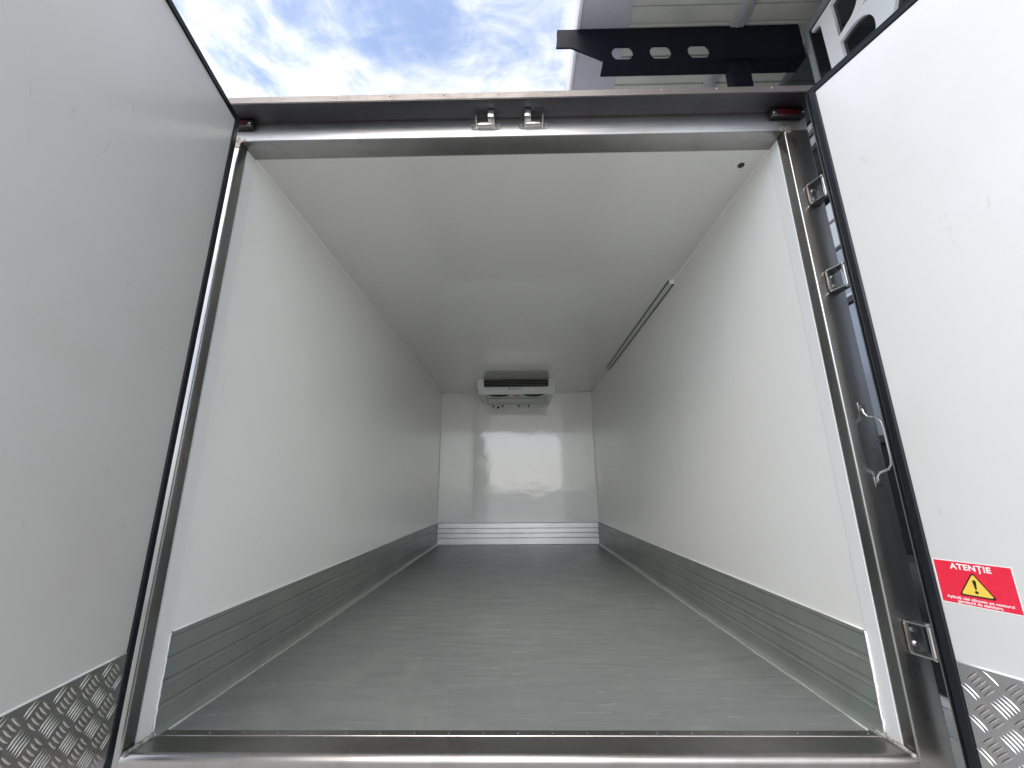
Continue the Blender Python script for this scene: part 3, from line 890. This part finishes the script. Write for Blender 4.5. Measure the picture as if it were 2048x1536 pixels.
# caution label and maker's mark (flat print)
b = MB()
b.box(-0.038, 0.038, yf + 0.235, yf + 0.36, zf - 0.0005, zf + 0.0035, 0)
for xc in (-0.018, 0.018):
    b.face([(xc - 0.013, yf + 0.345, zf - 0.0012), (xc + 0.013, yf + 0.345, zf - 0.0012), (xc, yf + 0.255, zf - 0.0012)], 1)
b.build('caution_label', ('st_yellow', 'st_black'), U)
b = MB()
me = text_mesh('THERMO KING', 0.017, 0.0006, 'LEFT', 1.1)
b.mesh_in(me, Matrix(((1, 0, 0, -0.058), (0, 0, -1, yf - 0.0008), (0, 1, 0, 1.826), (0, 0, 0, 1))), 0)
b.face([(-0.088, yf - 0.0008, 1.825), (-0.068, yf - 0.0008, 1.825), (-0.068, yf - 0.0008, 1.841), (-0.088, yf - 0.0008, 1.841)], 0)
b.build('lettering', 'st_black', U)
# drip tray and wiring on the wall below
b = MB()
b.poly_prism([(3.94, zf - 0.006), (4.155, zf - 0.030), (4.176, zf - 0.026), (4.176, zf + 0.0), (3.97, zf + 0.003)], -0.385, 0.385, 'x')
b.build('drip_tray', 'unit_white', U)
b = MB()
b.tube([(-0.40, D - 0.012, 1.776), (-0.2, D - 0.012, 1.768), (0.0, D - 0.012, 1.764), (0.17, D - 0.012, 1.762), (0.24, D - 0.012, 1.757), (0.31, D - 0.012, 1.747), (0.38, D - 0.012, 1.752), (0.44, D - 0.012, 1.768), (0.45, D - 0.015, 1.80)], 0.006, 7)
b.build('cable', 'unit_white', U)
for xc in (-0.315, -0.19, 0.03, 0.165):
    MB().box(xc - 0.009, xc + 0.009, D - 0.020, D - 0.0005, 1.752, 1.782, bev=0.003).build('cable_clip', 'black', U)
MB().dome((-0.25, D - 0.0005, 1.752), (0, -1, 0), 0.018, 0.012, 12).build('grommet', 'black', U)

# ------------------------------------------------------------------ canopy over the yard
CZ = 4.68
K = thing('canopy_roof', (2.6, 0, CZ), 'cream ribbed canopy roof with grey eave above the truck', 'canopy')
Y0, Y1 = -6.5, 9.0
b = MB()
b.box(0.615, 1.052, Y0, Y1, CZ, CZ + 0.02)
b.build('eave_soffit', 'eave', K)
b = MB()
b.box(0.585, 0.6145, Y0, Y1, CZ - 0.012, CZ + 0.22, bev=0.004)
b.build('eave_edge', 'eave_edge', K)
y = Y0
me0 = None
while y < Y1 - 0.01:
    if me0 is None:
        b = MB()
        pr = [(0.0, 0.030), (0.004, 0.004), (0.128, 0.004), (0.132, 0.018), (0.150, 0.018), (0.154, 0.004), (0.276, 0.004), (0.279, 0.030)]
        b.poly_prism([(p[0], CZ + p[1]) for p in pr] + [(0.279, CZ + 0.05), (0.0, CZ + 0.05)], 1.0525, 2.74, 'x')
        o = b.build('soffit_panel', 'soffit', K)
        me0 = o.data
        o.location.y += y
    else:
        o = link('soffit_panel', me0, K)
        o.location.y = y + 0
    y += 0.28
MB().box(0.60, 2.74, Y0, Y1, CZ + 0.052, CZ + 0.18).build('roof_deck', 'eave', K)
for x0 in (1.955,):
    b = MB()
    b.box(x0, x0 + 0.115, Y0, Y1, CZ - 0.030, CZ + 0.0035, bev=0.003)
    b.box(x0 + 0.045, x0 + 0.070, Y0, Y1, CZ - 0.036, CZ - 0.0305)
    b.build('purlin', 'purlin', K)
for yj in (3.3, 5.1, 6.9, -0.9, -3.5, -6.0):
    b = MB()
    b.box(1.06, 2.70, yj, yj + 0.10, CZ - 0.10, CZ - 0.031, bev=0.003)
    b.build('cross_beam', 'purlin', K)

# black cantilever bracket on a post, with three flat-sided holes
B_ = thing('canopy_bracket', (1.975, 1.6, GZ), 'black steel cantilever bracket with three round holes, on a post', 'steel bracket')
yb = 1.5
cu = bpy.data.curves.new('web', 'CURVE'); cu.dimensions = '2D'; cu.fill_mode = 'BOTH'; cu.extrude = 0.008
def spl(pts):
    s = cu.splines.new('POLY'); s.points.add(len(pts) - 1)
    for p, q in zip(s.points, pts):
        p.co = (q[0], q[1], 0, 1)
    s.use_cyclic_u = True
zb = 4.304
spl([(0.413, 4.655), (0.393, 4.460), (0.530, 4.456), (0.794, zb), (2.56, zb), (2.56, 4.655)])
for xc in (0.974, 1.308, 1.641):
    pts = []
    for k in range(40):
        t = 2 * math.pi * k / 40
        pts.append((xc + 0.094 * math.cos(t), 4.382 + max(-0.074, min(0.074, 0.096 * math.sin(t)))))
    spl(pts)
o = bpy.data.objects.new('web', cu)
me = bpy.data.meshes.new_from_object(o)
bpy.data.objects.remove(o)
me.transform(Matrix(((1, 0, 0, 0), (0, 0, 1, yb + 0.008), (0, 1, 0, 0), (0, 0, 0, 1))))
bmx = bmesh.new(); bmx.from_mesh(me); bmesh.ops.recalc_face_normals(bmx, faces=bmx.faces); bmx.to_mesh(me); bmx.free()
link('web_plate', me, B_, ('black_steel',))
b = MB()
b.box(0.800, 2.56, yb, yb + 0.142, zb - 0.012, zb - 0.0005)
b.build('bottom_flange', 'black_steel', B_)
MB().box(0.41, 2.56, yb, yb + 0.06, 4.6555, 4.668).build('top_flange', 'black_steel', B_)
MB().box(1.915, 2.075, yb + 0.017, yb + 0.125, GZ, zb - 0.0125, bev=0.006).build('post', 'black_steel', B_)
MB().box(2.50, 2.562, yb + 0.0165, yb + 0.12, 4.31, 4.62, bev=0.004).build('wall_plate', 'black_steel', B_)

# ------------------------------------------------------------------ showroom facade along the right-hand side
S_ = thing('showroom_building', (4.75, 2, GZ), 'dark glazed showroom facade with pale panels behind the right door', 'building')
FX = 2.75
FY0, FY1 = -2.5, 9.5
MB().box(FX + 0.06, FX + 4.0, FY0, FY1, GZ, 4.95).build('wall', 'frame_dark', S_)
rows = [(-0.64, 0.16, 'pane_dark'), (0.20, 0.98, 'pane_dark'), (1.04, 2.12, 'pane_pale'), (2.21, 2.62, 'pane_pale'), (2.66, 2.885, 'panel_white'), (2.915, 3.075, 'panel_white'), (3.13, 3.62, 'pane_dark'), (3.72, 3.80, 'plinth'), (3.88, 3.94, 'plinth'), (3.98, 4.60, 'pane_dark')]
bay = 2.0
nb = int((FY1 - FY0) / bay)
cache = {}
for i in range(nb):
    yb0 = FY0 + i * bay
    for (r0, r1, mk) in rows:
        nm = 'cladding_panel' if mk in ('panel_white', 'plinth') else 'glass_pane'
        key = (r0, r1)
        if key not in cache:
            b = MB()
            b.box(FX + 0.012, FX + 0.0595, 0.03, bay - 0.03, r0, r1, bev=0.004, seg=1)
            o = b.build(nm, mk, S_)
            cache[key] = o.data
        else:
            o = link(nm, cache[key], S_)
        o.location.y = yb0
    if i == 0:
        b = MB(); b.box(FX - 0.02, FX + 0.0595, -0.028, 0.028, GZ + 0.2, 4.66)
        o = b.build('mullion', 'frame_dark', S_); mm = o.data
    else:
        o = link('mullion', mm, S_)
    o.location.y = yb0
for z_ in (0.16, 0.99, 2.13, 3.64):
    MB().box(FX - 0.012, FX + 0.011, FY0, FY1, z_, z_ + 0.045).build('transom', 'frame_dark', S_)
MB().box(FX - 0.014, FX + 0.010, FY0, FY1, 2.178, 2.200).build('transom_strip', 'panel_white', S_)
MB().box(FX - 0.05, FX + 0.0595, FY0, FY1, GZ, -0.70, bev=0.01).build('plinth', 'plinth', S_)
MB().box(FX - 0.03, FX + 0.0595, FY0, FY1, -0.695, -0.66).build('plinth_trim', 'panel_white', S_)

# sign box with the big white letter
G_ = thing('showroom_sign', (2.6, -0.8, 3.3), 'black sign board with big white serif letter above the right door', 'sign')
SX = 2.575
MB().box(SX, SX + 0.12, -1.5, 1.435, 3.35, 4.475).build('board', 'sign_black', G_)
b = MB()
b.box(SX - 0.012, SX + 0.14, 1.4355, 1.485, 3.30, 4.545, bev=0.004)
b.box(SX - 0.012, SX + 0.14, -1.5, 1.435, 4.4755, 4.545, bev=0.004)
b.box(SX - 0.012, SX + 0.14, -1.5, 1.435, 3.30, 3.3495, bev=0.004)
b.build('frame', 'sign_frame', G_)
def letter_B(y_left, name='letter'):
    """bold serif capital; u runs to the reader's right (towards -y)"""
    cu = bpy.data.curves.new('letter', 'CURVE'); cu.dimensions = '2D'; cu.fill_mode = 'BOTH'; cu.extrude = 0.012
    def sp(pts):
        s = cu.splines.new('POLY'); s.points.add(len(pts) - 1)
        for p, q in zip(s.points, pts):
            p.co = (q[0], q[1], 0, 1)
        s.use_cyclic_u = True
    top, mid, bot = 4.425, 4.035, 3.63
    def arc(cx, cz, rx, rz, t0, t1, n=16):
        return [(cx + rx * math.cos(t0 + (t1 - t0) * k / n), cz + rz * math.sin(t0 + (t1 - t0) * k / n)) for k in range(n + 1)]
    # outer outline, clockwise from the top serif tip
    o_ = [(0.0, top), (0.34, top)]
    o_ += arc(0.34, (top + mid) / 2 + 0.002, 0.215, (top - mid) / 2 - 0.002, math.pi / 2, -math.pi / 2 * 0.9)
    o_ += arc(0.37, (mid + bot) / 2 + 0.010, 0.262, (mid - bot) / 2 + 0.010, math.pi / 2 * 0.92, -math.pi / 2)
    o_ += [(0.0, bot), (0.0, bot + 0.025), (0.055, bot + 0.03), (0.085, bot + 0.07), (0.085, top - 0.075), (0.07, top - 0.045), (0.045, top - 0.034), (0.0, top - 0.028)]
    sp(o_)
    sp([(0.205, top - 0.028), (0.29, top - 0.028)] + arc(0.29, (top + mid) / 2 + 0.006, 0.135, (top - mid) / 2 - 0.036, math.pi / 2, -math.pi / 2) + [(0.205, mid + 0.027)])
    sp([(0.205, mid - 0.027), (0.31, mid - 0.024)] + arc(0.31, (mid + bot) / 2, 0.165, (mid - bot) / 2 - 0.027, math.pi / 2, -math.pi / 2) + [(0.205, bot + 0.03)])
    o = bpy.data.objects.new('letter', cu)
    me = bpy.data.meshes.new_from_object(o)
    bpy.data.objects.remove(o)
    # (u, z) -> x = board face, y = y_left - u
    me.transform(Matrix(((0, 0, -1, SX - 0.0125), (-1, 0, 0, y_left), (0, 1, 0, 0), (0, 0, 0, 1))))
    bm_ = bmesh.new(); bm_.from_mesh(me); bmesh.ops.recalc_face_normals(bm_, faces=bm_.faces); bm_.to_mesh(me); bm_.free()
    return link(name, me, G_, ('letter',))
letter_B(1.385)
